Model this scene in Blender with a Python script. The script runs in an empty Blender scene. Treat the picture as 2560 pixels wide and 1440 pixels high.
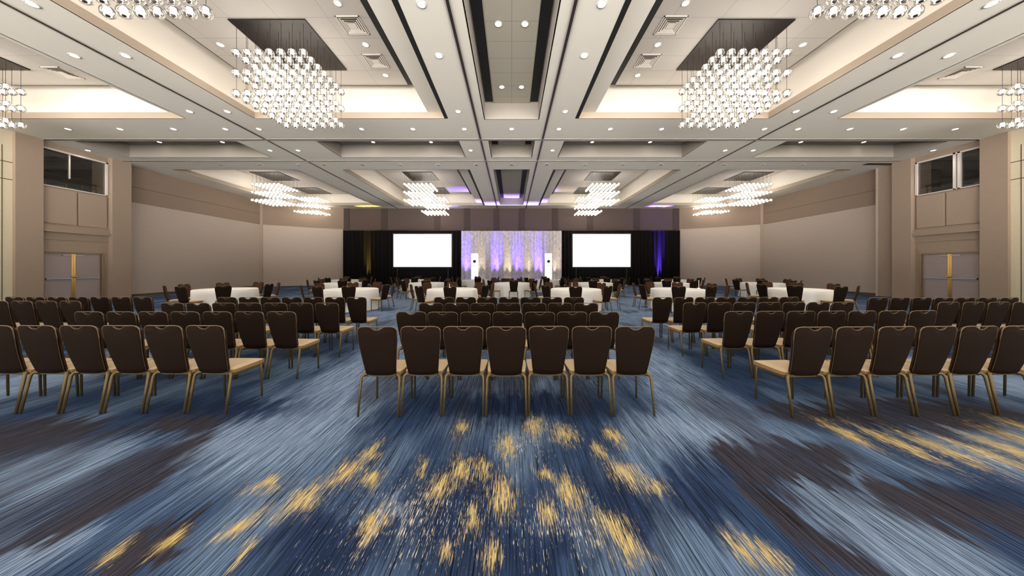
import bpy, bmesh, math, random
from mathutils import Vector, Matrix
random.seed(7)
S = bpy.context.scene
COL = S.collection
PI = math.pi

# ------------------------------------------------------------------ camera, world, exposure
cd = bpy.data.cameras.new('camera'); cam = bpy.data.objects.new('camera', cd); COL.objects.link(cam)
cd.sensor_width = 36.0; cd.lens = 755.0 / 2560.0 * 36.0
cd.shift_x = 1.0 / 2560.0; cd.shift_y = -50.5 / 2560.0
cd.clip_start = 0.05; cd.clip_end = 200
cam.location = (0, 0, 1.55); cam.rotation_euler = (PI / 2, 0, 0)
S.camera = cam
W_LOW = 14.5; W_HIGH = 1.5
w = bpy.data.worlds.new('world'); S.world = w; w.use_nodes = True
# back left open: added world glow, stronger below eye level, brightens the soffit
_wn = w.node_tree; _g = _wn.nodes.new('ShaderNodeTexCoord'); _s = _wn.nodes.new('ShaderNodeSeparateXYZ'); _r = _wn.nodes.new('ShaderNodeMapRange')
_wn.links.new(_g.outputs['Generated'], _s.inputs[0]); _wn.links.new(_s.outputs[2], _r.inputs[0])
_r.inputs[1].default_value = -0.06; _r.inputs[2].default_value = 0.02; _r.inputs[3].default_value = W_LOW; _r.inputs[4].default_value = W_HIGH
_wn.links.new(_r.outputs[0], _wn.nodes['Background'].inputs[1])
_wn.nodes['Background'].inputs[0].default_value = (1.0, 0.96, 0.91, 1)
S.view_settings.view_transform = 'Standard'; S.view_settings.look = 'None'
S.view_settings.gamma = 1.0; S.view_settings.use_curve_mapping = False
S.view_settings.exposure = 0.0
cy = S.cycles
cy.use_adaptive_sampling = True; cy.adaptive_threshold = 0.10; cy.adaptive_min_samples = 16
cy.max_bounces = 5; cy.diffuse_bounces = 3; cy.glossy_bounces = 2; cy.transmission_bounces = 2
cy.transparent_max_bounces = 48; cy.sample_clamp_indirect = 4.0
cy.use_denoising = True
w.cycles.sampling_method = 'MANUAL'; w.cycles.sample_map_resolution = 64
cy.caustics_reflective = False; cy.caustics_refractive = False

CAM_WARM = (1.0, 0.90, 0.79)
E_DOWN = 52.0        # soffit downlights, W each
E_CHAND = 3.0       # chandelier point sources, W each (8 per chandelier)
E_COVE = 1.3        # W per metre of cove strip

# ------------------------------------------------------------------ materials
def lin(c):
    c = c / 255.0
    return c / 12.92 if c <= 0.04045 else ((c + 0.055) / 1.055) ** 2.4
def rgb(r, g, b): return (lin(r), lin(g), lin(b), 1)

def mat(name, col, rough=0.6, metal=0.0, noise=0.0, nscale=20, bump=0.0, bscale=200, spec=0.5, emis=None, estr=0.0):
    m = bpy.data.materials.new(name); m.use_nodes = True
    nt = m.node_tree; b = nt.nodes['Principled BSDF']
    b.inputs['Base Color'].default_value = col
    b.inputs['Roughness'].default_value = rough; b.inputs['Metallic'].default_value = metal
    b.inputs['Specular IOR Level'].default_value = spec
    if emis is not None:
        b.inputs['Emission Color'].default_value = emis; b.inputs['Emission Strength'].default_value = estr
    if noise > 0 or bump > 0:
        tc = nt.nodes.new('ShaderNodeTexCoord')
    if noise > 0:
        n = nt.nodes.new('ShaderNodeTexNoise'); n.inputs['Scale'].default_value = nscale; n.inputs['Detail'].default_value = 3
        nt.links.new(tc.outputs['Object'], n.inputs['Vector'])
        mx = nt.nodes.new('ShaderNodeMix'); mx.data_type = 'RGBA'
        mx.inputs[6].default_value = tuple(v * (1 - noise) for v in col[:3]) + (1,)
        mx.inputs[7].default_value = tuple(min(1, v * (1 + noise)) for v in col[:3]) + (1,)
        nt.links.new(n.outputs['Fac'], mx.inputs[0]); nt.links.new(mx.outputs[2], b.inputs['Base Color'])
    if bump > 0:
        n2 = nt.nodes.new('ShaderNodeTexNoise'); n2.inputs['Scale'].default_value = bscale; n2.inputs['Detail'].default_value = 1
        nt.links.new(tc.outputs['Object'], n2.inputs['Vector'])
        bp = nt.nodes.new('ShaderNodeBump'); bp.inputs['Strength'].default_value = bump; bp.inputs['Distance'].default_value = 0.01
        nt.links.new(n2.outputs['Fac'], bp.inputs['Height']); nt.links.new(bp.outputs['Normal'], b.inputs['Normal'])
    m.cycles.emission_sampling = 'NONE'
    return m

M = {}
M['soffit'] = mat('painted_soffit', rgb(226, 219, 205), 0.75, noise=0.03, nscale=2)
M['fascia'] = mat('taupe_fascia_paint', rgb(172, 156, 138), 0.75)
M['coffer'] = mat('darkened_coffer_paint', rgb(158, 150, 139), 0.8)  # colour darkened to offset the world light the far faces catch
M['cloudpaint'] = mat('acoustic_tile', rgb(222, 214, 203), 0.85)
M['cove'] = mat('cove_paint', rgb(230, 222, 210), 0.8)
M['black'] = mat('black_slot', rgb(9, 8, 7), 0.7)
M['track'] = mat('track_metal', rgb(52, 43, 38), 0.5, metal=0.3)
M['trackedge'] = mat('track_edge', rgb(190, 182, 172), 0.45, metal=0.3)
M['wallfab'] = mat('wall_fabric', rgb(188, 172, 158), 0.9, noise=0.05, nscale=6, bump=0.15, bscale=300)
M['walldark'] = mat('shaded_upper_wall_fabric', rgb(144, 124, 107), 0.9, noise=0.05, nscale=6, bump=0.15, bscale=300)  # darker fabric, with part of the upper band's shade put into the colour
M['wallstage'] = mat('stage_wall_fabric', rgb(84, 70, 66), 0.9, noise=0.05, nscale=6)
M['wallstage2'] = mat('stage_wall_pilaster', rgb(66, 54, 50), 0.9, noise=0.05, nscale=6)
M['walltan'] = mat('tan_wall_fabric', rgb(216, 204, 176), 0.9, noise=0.04, nscale=8)
M['reveal'] = mat('reveal_shadow_gap', rgb(88, 72, 58), 0.8)
M['pier'] = mat('pier_fabric', rgb(160, 140, 122), 0.9, noise=0.05, nscale=6)
M['pier2'] = mat('raised_panel_fabric', rgb(166, 146, 128), 0.9, noise=0.04, nscale=6)
M['wallline'] = mat('wall_joint', rgb(112, 93, 78), 0.9)
M['doorleaf'] = mat('door_laminate', rgb(160, 144, 140), 0.45, noise=0.04, nscale=9)
M['bronze'] = mat('bronze_frame', rgb(140, 118, 88), 0.4, metal=0.6)
M['brass'] = mat('polished_brass', rgb(225, 185, 100), 0.22, metal=1.0)
M['steel'] = mat('satin_steel', rgb(165, 160, 158), 0.3, metal=0.9)
M['winframe'] = mat('pale_window_frame', rgb(215, 205, 196), 0.5)
M['booth'] = mat('dark_booth_interior', rgb(20, 18, 20), 0.8)
M['canopy'] = mat('dark_metal_canopy', rgb(38, 31, 28), 0.4, metal=0.3, noise=0.12, nscale=8)
M['wire'] = mat('dark_wire', rgb(70, 62, 55), 0.4, metal=0.8)
M['cap'] = mat('dark_lamp_cap', rgb(60, 52, 46), 0.35, metal=0.9)
M['lamp'] = mat('lamp_tube', rgb(255, 250, 240), 0.4, emis=(1.0, 0.93, 0.84, 1), estr=9.0)
M['lens'] = mat('downlight_lens', rgb(255, 250, 240), 0.4, emis=(1.0, 0.93, 0.82, 1), estr=9.0)
M['lensoff'] = mat('unlit_downlight', rgb(70, 66, 60), 0.4)
M['ring'] = mat('downlight_trim', rgb(205, 198, 188), 0.4)
M['vent'] = mat('vent_metal', rgb(215, 206, 194), 0.5)
M['shell'] = mat('brown_chair_fabric', rgb(31, 20, 13), 0.9, noise=0.15, nscale=60, bump=0.2, bscale=700, spec=0.12)
M['shell2'] = mat('brown_back_cushion_fabric', rgb(72, 46, 30), 0.85, noise=0.15, nscale=60, spec=0.15)
M['backrim'] = mat('dark_bronze_rim', rgb(112, 94, 72), 0.4, metal=0.5)
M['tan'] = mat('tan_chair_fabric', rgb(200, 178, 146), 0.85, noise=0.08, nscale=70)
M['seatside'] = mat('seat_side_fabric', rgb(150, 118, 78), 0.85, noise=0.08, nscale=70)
M['frame'] = mat('gold_bronze_chair_frame', rgb(116, 98, 66), 0.45, metal=0.6)
M['glide'] = mat('dark_glide', rgb(40, 34, 30), 0.6)
M['cloth'] = mat('white_linen', rgb(250, 248, 243), 0.85)
M['wood'] = mat('table_wood', rgb(120, 92, 62), 0.6)
M['drape'] = mat('black_velour', rgb(20, 17, 16), 0.95, spec=0.1)
M['screen'] = mat('projection_screen', rgb(240, 240, 240), 0.6, emis=(1, 1, 1, 1), estr=1.6)
M['scrframe'] = mat('black_screen_frame', rgb(18, 18, 18), 0.5)
M['stagetop'] = mat('black_stage', rgb(26, 24, 26), 0.7)
M['tower'] = mat('lit_white_panel', rgb(245, 245, 248), 0.5, emis=(1, 1, 1, 1), estr=1.1)
M['ink'] = mat('dark_emblem_ink', rgb(30, 34, 52), 0.6)
M['greyink'] = mat('grey_emblem_ink', rgb(200, 200, 208), 0.6)
M['plant'] = mat('dark_box', rgb(30, 28, 30), 0.6)

def tile_mat(name, col, sx, sy, line, ox=0.0, oy=0.0):
    """flat paint with thin tile joints (object-space grid)"""
    m = mat(name, col, 0.85); nt = m.node_tree; b = nt.nodes['Principled BSDF']
    g = nt.nodes.new('ShaderNodeNewGeometry'); sp = nt.nodes.new('ShaderNodeSeparateXYZ')
    nt.links.new(g.outputs['Position'], sp.inputs[0])
    outs = []
    for ax, s, o in ((0, sx, ox), (1, sy, oy)):
        a = nt.nodes.new('ShaderNodeMath'); a.operation = 'ADD'; a.inputs[1].default_value = 100 * s - o
        nt.links.new(sp.outputs[ax], a.inputs[0])
        d = nt.nodes.new('ShaderNodeMath'); d.operation = 'MODULO'; d.inputs[1].default_value = s
        nt.links.new(a.outputs[0], d.inputs[0])
        c = nt.nodes.new('ShaderNodeMath'); c.operation = 'LESS_THAN'; c.inputs[1].default_value = line
        nt.links.new(d.outputs[0], c.inputs[0]); outs.append(c)
    mxm = nt.nodes.new('ShaderNodeMath'); mxm.operation = 'MAXIMUM'
    nt.links.new(outs[0].outputs[0], mxm.inputs[0]); nt.links.new(outs[1].outputs[0], mxm.inputs[1])
    mx = nt.nodes.new('ShaderNodeMix'); mx.data_type = 'RGBA'
    mx.inputs[6].default_value = col; mx.inputs[7].default_value = tuple(v * 0.55 for v in col[:3]) + (1,)
    nt.links.new(mxm.outputs[0], mx.inputs[0]); nt.links.new(mx.outputs[2], b.inputs['Base Color'])
    return m
M['tile'] = tile_mat('centre_ceiling_tile', rgb(186, 178, 160), 0.655, 0.655, 0.012, 0.0, 0.2)
M['cloud'] = tile_mat('floating_ceiling_tile', rgb(184, 177, 168), 1.31, 0.72, 0.010, 0.35, 0.1)

def glass_mat():
    m = bpy.data.materials.new('clear_globe_glass'); m.use_nodes = True; nt = m.node_tree
    for n in list(nt.nodes): nt.nodes.remove(n)
    out = nt.nodes.new('ShaderNodeOutputMaterial'); tr = nt.nodes.new('ShaderNodeBsdfTransparent')
    tr.inputs[0].default_value = (0.985, 0.98, 0.97, 1)
    gl = nt.nodes.new('ShaderNodeBsdfGlossy'); gl.inputs['Roughness'].default_value = 0.06; gl.inputs['Color'].default_value = (1, .98, .95, 1)
    lw = nt.nodes.new('ShaderNodeLayerWeight'); lw.inputs['Blend'].default_value = 0.35
    mx = nt.nodes.new('ShaderNodeMixShader')
    pw = nt.nodes.new('ShaderNodeMath'); pw.operation = 'MULTIPLY'; pw.inputs[1].default_value = 0.85
    nt.links.new(lw.outputs['Fresnel'], pw.inputs[0]); nt.links.new(pw.outputs[0], mx.inputs[0])
    nt.links.new(tr.outputs[0], mx.inputs[1]); nt.links.new(gl.outputs[0], mx.inputs[2]); nt.links.new(mx.outputs[0], out.inputs[0])
    return m
M['glass'] = glass_mat()

# carpet: streaks along the room's length, blotches placed in room metres
def carpet_mat():
    m = bpy.data.materials.new('woven_carpet'); m.use_nodes = True; nt = m.node_tree
    N = nt.nodes; L = nt.links; b = N['Principled BSDF']
    b.inputs['Roughness'].default_value = 0.95; b.inputs['Specular IOR Level'].default_value = 0.15
    g = N.new('ShaderNodeNewGeometry')
    def math_(op, a, c=None, clamp=False):
        n = N.new('ShaderNodeMath'); n.operation = op; n.use_clamp = clamp
        for i, v in enumerate((a, c)):
            if v is None: continue
            if isinstance(v, (int, float)): n.inputs[i].default_value = v
            else: L.new(v, n.inputs[i])
        return n.outputs[0]
    def scaled(sx, sy, off=0.0):
        mp = N.new('ShaderNodeMapping'); mp.inputs['Scale'].default_value = (sx, sy, 1); mp.inputs['Location'].default_value = (off, off * .7, 0)
        L.new(g.outputs['Position'], mp.inputs['Vector']); return mp.outputs[0]
    def noise(sx, sy, off, detail=2, rough=0.5):
        n = N.new('ShaderNodeTexNoise'); n.noise_dimensions = '2D'; n.inputs['Scale'].default_value = 1
        n.inputs['Detail'].default_value = detail; n.inputs['Roughness'].default_value = rough
        L.new(scaled(sx, sy, off), n.inputs['Vector']); return n.outputs['Fac']
    def ramp(x, lo, hi):
        n = N.new('ShaderNodeMapRange'); n.interpolation_type = 'SMOOTHSTEP'
        n.inputs[1].default_value = lo; n.inputs[2].default_value = hi; L.new(x, n.inputs[0]); return n.outputs[0]
    def mixc(f, a, c):
        n = N.new('ShaderNodeMix'); n.data_type = 'RGBA'; L.new(f, n.inputs[0])
        for i, v in ((6, a), (7, c)):
            if isinstance(v, tuple): n.inputs[i].default_value = v
            else: L.new(v, n.inputs[i])
        return n.outputs[2]
    # warped position for blotches
    wx = noise(5, 1.3, 11.3, 4, .6); wy = noise(10, 1.6, 4.1, 4, .62)
    cx = N.new('ShaderNodeCombineXYZ')
    L.new(math_('MULTIPLY', math_('SUBTRACT', wx, 0.5), 0.42), cx.inputs[0]); L.new(math_('MULTIPLY', math_('SUBTRACT', wy, 0.5), 0.85), cx.inputs[1])
    va = N.new('ShaderNodeVectorMath'); va.operation = 'ADD'; L.new(g.outputs['Position'], va.inputs[0]); L.new(cx.outputs[0], va.inputs[1])
    P = va.outputs[0]
    vs = N.new('ShaderNodeVectorMath'); vs.operation = 'SCALE'; L.new(cx.outputs[0], vs.inputs[0]); vs.inputs['Scale'].default_value = .42
    va2 = N.new('ShaderNodeVectorMath'); va2.operation = 'ADD'; L.new(g.outputs['Position'], va2.inputs[0]); L.new(vs.outputs[0], va2.inputs[1])
    P2 = va2.outputs[0]
    def blobs(lst, P=P):
        acc = None
        for (x, y, rx, ry) in lst:
            s = N.new('ShaderNodeVectorMath'); s.operation = 'SUBTRACT'; L.new(P, s.inputs[0]); s.inputs[1].default_value = (x, y, 0)
            k = N.new('ShaderNodeVectorMath'); k.operation = 'MULTIPLY'; L.new(s.outputs[0], k.inputs[0]); k.inputs[1].default_value = (1 / rx, 1 / ry, 0)
            l = N.new('ShaderNodeVectorMath'); l.operation = 'LENGTH'; L.new(k.outputs[0], l.inputs[0])
            d = math_('SUBTRACT', 1.0, l.outputs['Value'])
            acc = d if acc is None else math_('MAXIMUM', acc, d)
        return acc
    fine = noise(210, 9, 0, 2, .65)       # yarn streaks
    med = noise(78, 2.0, 3.7, 4, .68)
    dash = noise(200, 8.0, 21.0, 3, .65)
    big = noise(1.5, 0.55, 7.0, 2, .5)
    big2 = noise(1.1, 0.42, 31.0, 2, .5)
    col = mixc(ramp(big, .38, .66), rgb(52, 68, 96), rgb(98, 116, 142))
    lightb = blobs([(-2.25, 2.75, .85, .55), (-3.55, 2.3, .6, .5), (-2.7, 1.62, .35, .22), (1.75, 2.9, .75, .45), (2.2, 1.8, .42, .5), (-3.4, 1.75, .3, .25),
                    (-.75, 1.85, .22, .2), (0, 5.2, 1.6, 1.6), (-2.2, 5.0, .7, 2.4), (2.2, 5.6, .7, 2.2), (-1.8, 3.6, .5, .8), (2.05, 3.7, .35, .8), (-2.4, 8, .9, 3), (2.4, 8, .9, 3), (0, 15, 15, 8), (-6.6, 4.2, .8, 1.5), (6.6, 4.5, .8, 1.5)])  # aisle and far-floor blobs put extra brightness into the carpet colour
    col = mixc(ramp(math_('ADD', lightb, math_('MULTIPLY', math_('SUBTRACT', med, .5), .9)), -.2, .6), col, rgb(124, 141, 166))
    navy = blobs([(1.22, 2.02, .26, .36), (3.1, 2.02, .55, .22), (-.3, 2.0, .55, .5), (.1, 3.4, 1.5, .45), (-1.0, 1.7, .5, .3), (.7, 2.0, .35, .45), (0, 1.6, .6, .2), (-3.2, 3.3, 1.0, .25), (3.6, 3.0, 1.0, .25)])
    col = mixc(ramp(math_('ADD', navy, math_('MULTIPLY', math_('SUBTRACT', med, .5), 1.1)), -.15, .6), col, rgb(40, 52, 78))
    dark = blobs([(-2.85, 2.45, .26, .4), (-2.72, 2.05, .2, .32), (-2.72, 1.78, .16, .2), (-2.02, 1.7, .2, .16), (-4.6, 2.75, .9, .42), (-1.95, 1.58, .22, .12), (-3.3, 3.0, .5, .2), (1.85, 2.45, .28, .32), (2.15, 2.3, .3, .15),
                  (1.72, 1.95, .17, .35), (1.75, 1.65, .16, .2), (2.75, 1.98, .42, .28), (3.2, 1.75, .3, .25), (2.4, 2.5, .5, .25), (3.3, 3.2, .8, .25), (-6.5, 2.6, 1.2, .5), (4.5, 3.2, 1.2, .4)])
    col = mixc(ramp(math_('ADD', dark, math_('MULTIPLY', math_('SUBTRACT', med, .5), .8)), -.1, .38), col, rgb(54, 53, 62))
    # general darker patches in the far part of the room
    col = mixc(math_('MULTIPLY', ramp(big2, .56, .68), 0.7), col, rgb(56, 60, 76))
    # yarn streak modulation
    st = math_('ADD', math_('MULTIPLY', math_('SUBTRACT', fine, .5), 1.1), math_('MULTIPLY', math_('SUBTRACT', med, .5), 2.6))
    lines = ramp(noise(95, .8, 77.0, 3, .7), .40, .56)
    st = math_('SUBTRACT', math_('ADD', st, math_('MULTIPLY', lines, .62)), .42)
    hs = N.new('ShaderNodeHueSaturation'); L.new(col, hs.inputs['Color']); L.new(math_('ADD', 1.0, st), hs.inputs['Value']); hs.inputs['Saturation'].default_value = 1.12
    col = hs.outputs[0]
    yel = blobs([(3.12, 2.85, .15, .4), (3.4, 2.7, .15, .5), (3.68, 2.6, .14, .5), (3.95, 2.5, .15, .45), (4.25, 2.55, .15, .45), (4.6, 2.65, .2, .5), (5.0, 2.8, .2, .5), (-1.93, 1.7, .08, .14), (-2.15, 1.62, .07, .12), (-1.62, 1.82, .1, .2), (-1.45, 1.68, .06, .14),
                 (-.38, 2.33, 0.17, 0.25), (-.22, 2.28, 0.11, 0.20), (-.5, 2.12, 0.14, 0.22), (-.05, 2.07, 0.17, 0.29), (.37, 2.09, 0.15, 0.26), (.25, 2.3, 0.10, 0.14), (.86, 2.30, 0.19, 0.25), (1.0, 2.15, 0.14, 0.14), (.6, 1.80, 0.17, 0.22), (.66, 1.66, 0.14, 0.17), (.23, 2.95, 0.17, 0.29), (-.04, 2.62, 0.12, 0.29),
                 (-.48, 2.9, 0.12, 0.20), (.5, 2.82, 0.17, 0.25), (.95, 2.75, 0.11, 0.22), (-1.18, 2.5, 0.14, 0.29), (-1.25, 2.3, 0.17, 0.26), (-1.38, 2.02, 0.19, 0.22), (-1.05, 2.22, 0.11, 0.17), (-.85, 1.84, 0.12, 0.17), (-1.75, 2.15, 0.17, 0.14),
                 (-.12, 1.62, 0.10, 0.17), (-.35, 1.68, 0.07, 0.14), (1.27, 1.66, 0.11, 0.20), (1.38, 1.6, 0.08, 0.14), (-.7, 2.35, 0.08, 0.17), (-.25, 1.85, 0.08, 0.17), (.2, 1.9, 0.07, 0.17), (.75, 2.55, 0.11, 0.17)], P2)
    ym = ramp(math_('ADD', yel, math_('MULTIPLY', math_('SUBTRACT', dash, .5), 3.4)), .44, .84)
    yc = mixc(ramp(fine, .4, .62), rgb(196, 180, 140), rgb(222, 190, 108))
    yb = N.new('ShaderNodeHueSaturation'); L.new(yc, yb.inputs['Color']); L.new(math_('ADD', 0.62, math_('MULTIPLY', lines, .45)), yb.inputs['Value']); yc = yb.outputs[0]
    col = mixc(ym, col, yc)
    wh = ramp(math_('ADD', blobs([(-.6, 1.9, 1.2, .8), (.3, 1.8, .9, .5), (3.9, 2.5, 1.2, .5), (.1, 2.7, .6, .5)]), math_('MULTIPLY', math_('SUBTRACT', noise(210, 14, 51.0), .5), 3.0)), 1.15, 1.4)
    col = mixc(wh, col, rgb(222, 214, 196))
    L.new(col, b.inputs['Base Color'])
    bp = N.new('ShaderNodeBump'); bp.inputs['Strength'].default_value = .35; bp.inputs['Distance'].default_value = .004
    L.new(fine, bp.inputs['Height']); L.new(bp.outputs[0], b.inputs['Normal'])
    return m
M['carpet'] = carpet_mat()

# ------------------------------------------------------------------ mesh helpers
class MB:
    def __init__(s): s.v = []; s.f = []; s.m = []
    def box(s, x0, x1, y0, y1, z0, z1, mi=0):
        if x0 > x1: x0, x1 = x1, x0
        n = len(s.v)
        s.v += [(x, y, z) for z in (z0, z1) for y in (y0, y1) for x in (x0, x1)]
        for q in ((0, 2, 3, 1), (4, 5, 7, 6), (0, 1, 5, 4), (2, 6, 7, 3), (0, 4, 6, 2), (1, 3, 7, 5)):
            s.f.append(tuple(n + i for i in q)); s.m.append(mi)
        return s
    def quad(s, *p, mi=0):
        n = len(s.v); s.v += list(p); s.f.append(tuple(range(n, n + len(p)))); s.m.append(mi); return s
    def tube(s, pts, r, seg=8, mi=0, cap=True):
        pts = [Vector(p) for p in pts]; rs = r if isinstance(r, (list, tuple)) else [r] * len(pts)
        n0 = len(s.v); prev = None
        for i, p in enumerate(pts):
            t = (pts[min(i + 1, len(pts) - 1)] - pts[max(i - 1, 0)]).normalized()
            if prev is None:
                a = Vector((0, 1, 0)) if abs(t.y) < .9 else Vector((1, 0, 0)); u = t.cross(a).normalized()
            else: u = (prev - t * prev.dot(t)).normalized()
            prev = u; v = t.cross(u)
            for k in range(seg):
                a = 2 * PI * k / seg; q = p + (u * math.cos(a) + v * math.sin(a)) * rs[i]; s.v.append(tuple(q))
        for i in range(len(pts) - 1):
            for k in range(seg):
                a = n0 + i * seg + k; b = n0 + i * seg + (k + 1) % seg
                s.f.append((a, b, b + seg, a + seg)); s.m.append(mi)
        if cap:
            s.f.append(tuple(n0 + k for k in reversed(range(seg)))); s.m.append(mi)
            e = n0 + (len(pts) - 1) * seg; s.f.append(tuple(e + k for k in range(seg))); s.m.append(mi)
        return s
    def lathe(s, prof, seg=16, c=(0, 0, 0), mi=0):
        n0 = len(s.v)
        for (r, z) in prof:
            for k in range(seg):
                a = 2 * PI * k / seg; s.v.append((c[0] + r * math.cos(a), c[1] + r * math.sin(a), c[2] + z))
        for i in range(len(prof) - 1):
            for k in range(seg):
                a = n0 + i * seg + k; b = n0 + i * seg + (k + 1) % seg
                s.f.append((a, b, b + seg, a + seg)); s.m.append(mi)
        return s
    def add(s, o, dx=0, dy=0, dz=0):
        n = len(s.v); s.v += [(a + dx, b + dy, c + dz) for a, b, c in o.v]
        s.f += [tuple(i + n for i in f) for f in o.f]; s.m += o.m; return s
    def mesh(s, name, mats, smooth=False, bevel=0.0):
        me = bpy.data.meshes.new(name); me.from_pydata(s.v, [], s.f)
        for m in (mats if isinstance(mats, (list, tuple)) else [mats]): me.materials.append(m)
        for p, mi in zip(me.polygons, s.m): p.material_index = mi
        if smooth:
            for p in me.polygons: p.use_smooth = True
        if bevel > 0:
            bm = bmesh.new(); bm.from_mesh(me)
            bmesh.ops.bevel(bm, geom=[e for e in bm.edges], offset=bevel, segments=2, affect='EDGES', profile=.5)
            bm.to_mesh(me); bm.free()
        me.update(); return me
    def build(s, name, mats, parent=None, smooth=False, bevel=0.0):
        return link(name, s.mesh(name, mats, smooth, bevel), parent)

def link(name, me, parent=None, loc=None):
    o = bpy.data.objects.new(name, me); COL.objects.link(o)
    if parent is not None: o.parent = parent
    if loc is not None: o.location = loc
    return o
def struct(name, mb, mats, **k):
    o = mb.build(name, mats, **k); o['kind'] = 'structure'; return o
def thing(name, label, cat, loc=(0, 0, 0), rz=0.0, group=None):
    o = bpy.data.objects.new(name, None); COL.objects.link(o); o.empty_display_size = .1
    o.location = loc; o.rotation_euler = (0, 0, rz); o['label'] = label; o['category'] = cat
    if group: o['group'] = group
    return o
def dup(root, loc, rz, label, group=None):
    r = root.copy(); COL.objects.link(r); r.location = loc; r.rotation_euler = (0, 0, rz); r['label'] = label
    if group: r['group'] = group
    for ch in list(root.children):
        c = ch.copy(); COL.objects.link(c); c.parent = r
        for gch in ch.children:
            d = gch.copy(); COL.objects.link(d); d.parent = c
    return r
def spot(name, loc, energy, size_deg, blend=.6, col=CAM_WARM, rot=(0, 0, 0), r=.04, parent=None):
    l = bpy.data.lights.new(name, 'SPOT'); l.energy = energy; l.spot_size = math.radians(size_deg); l.spot_blend = blend
    l.color = col; l.shadow_soft_size = r
    o = bpy.data.objects.new(name, l); COL.objects.link(o); o.location = loc; o.rotation_euler = rot
    if parent is not None: o.parent = parent
    return o
ORD = ['first', 'second', 'third', 'fourth', 'fifth', 'sixth', 'seventh', 'eighth', 'ninth', 'tenth', 'eleventh', 'twelfth', 'thirteenth']

# ------------------------------------------------------------------ room shell
ZC = 7.01; ZL = 7.24; ZM = 7.61; ZK = 8.20; ZT = 8.55     # soffit, ledge, trough top, floating panels, cavity top
WX = 20.0; YF = 27.8; YB = -6.0
struct('floor', MB().box(-21, 21, YB, 28.2, -.1, 0), M['carpet'])

# openings in the soffit
OPEN = []
for s in (-1, 1):
    for (ya, yb) in ((-3.0, 11.04), (16.8, 26.4)):
        OPEN.append((s * 9.39, s * 2.45, ya, yb)); OPEN.append((s * 18.87, s * 11.93, ya, yb))
    OPEN.append((s * 18.85, s * 11.9, 13.05, 14.9)); OPEN.append((s * 8.4, s * 2.3, 13.05, 14.9))
OPEN += [(-.98, .98, -3.0, 11.1), (-.98, .98, 16.8, 26.2), (-.97, .97, 13.0, 14.9)]
OPEN = [(min(a, b), max(a, b), c, d) for a, b, c, d in OPEN]
xs = sorted(set([-21.2, 21.2] + [o[0] for o in OPEN] + [o[1] for o in OPEN]))
ys = sorted(set([YB, 28.2] + [o[2] for o in OPEN] + [o[3] for o in OPEN]))
c = MB()
for i in range(len(xs) - 1):
    for j in range(len(ys) - 1):
        mx_, my_ = (xs[i] + xs[i + 1]) / 2, (ys[j] + ys[j + 1]) / 2
        if any(o[0] < mx_ < o[1] and o[2] < my_ < o[3] for o in OPEN): continue
        c.quad((xs[i], ys[j], ZC), (xs[i], ys[j + 1], ZC), (xs[i + 1], ys[j + 1], ZC), (xs[i + 1], ys[j], ZC))
struct('ceiling', c, M['soffit'])

def area(name, loc, sx, sy, energy, rot, col=(1, .93, .84)):
    l = bpy.data.lights.new(name, 'AREA'); l.shape = 'RECTANGLE'; l.size = sx; l.size_y = sy; l.energy = energy; l.color = col
    o = bpy.data.objects.new(name, l); COL.objects.link(o); o.location = loc; o.rotation_euler = rot; return o

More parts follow.
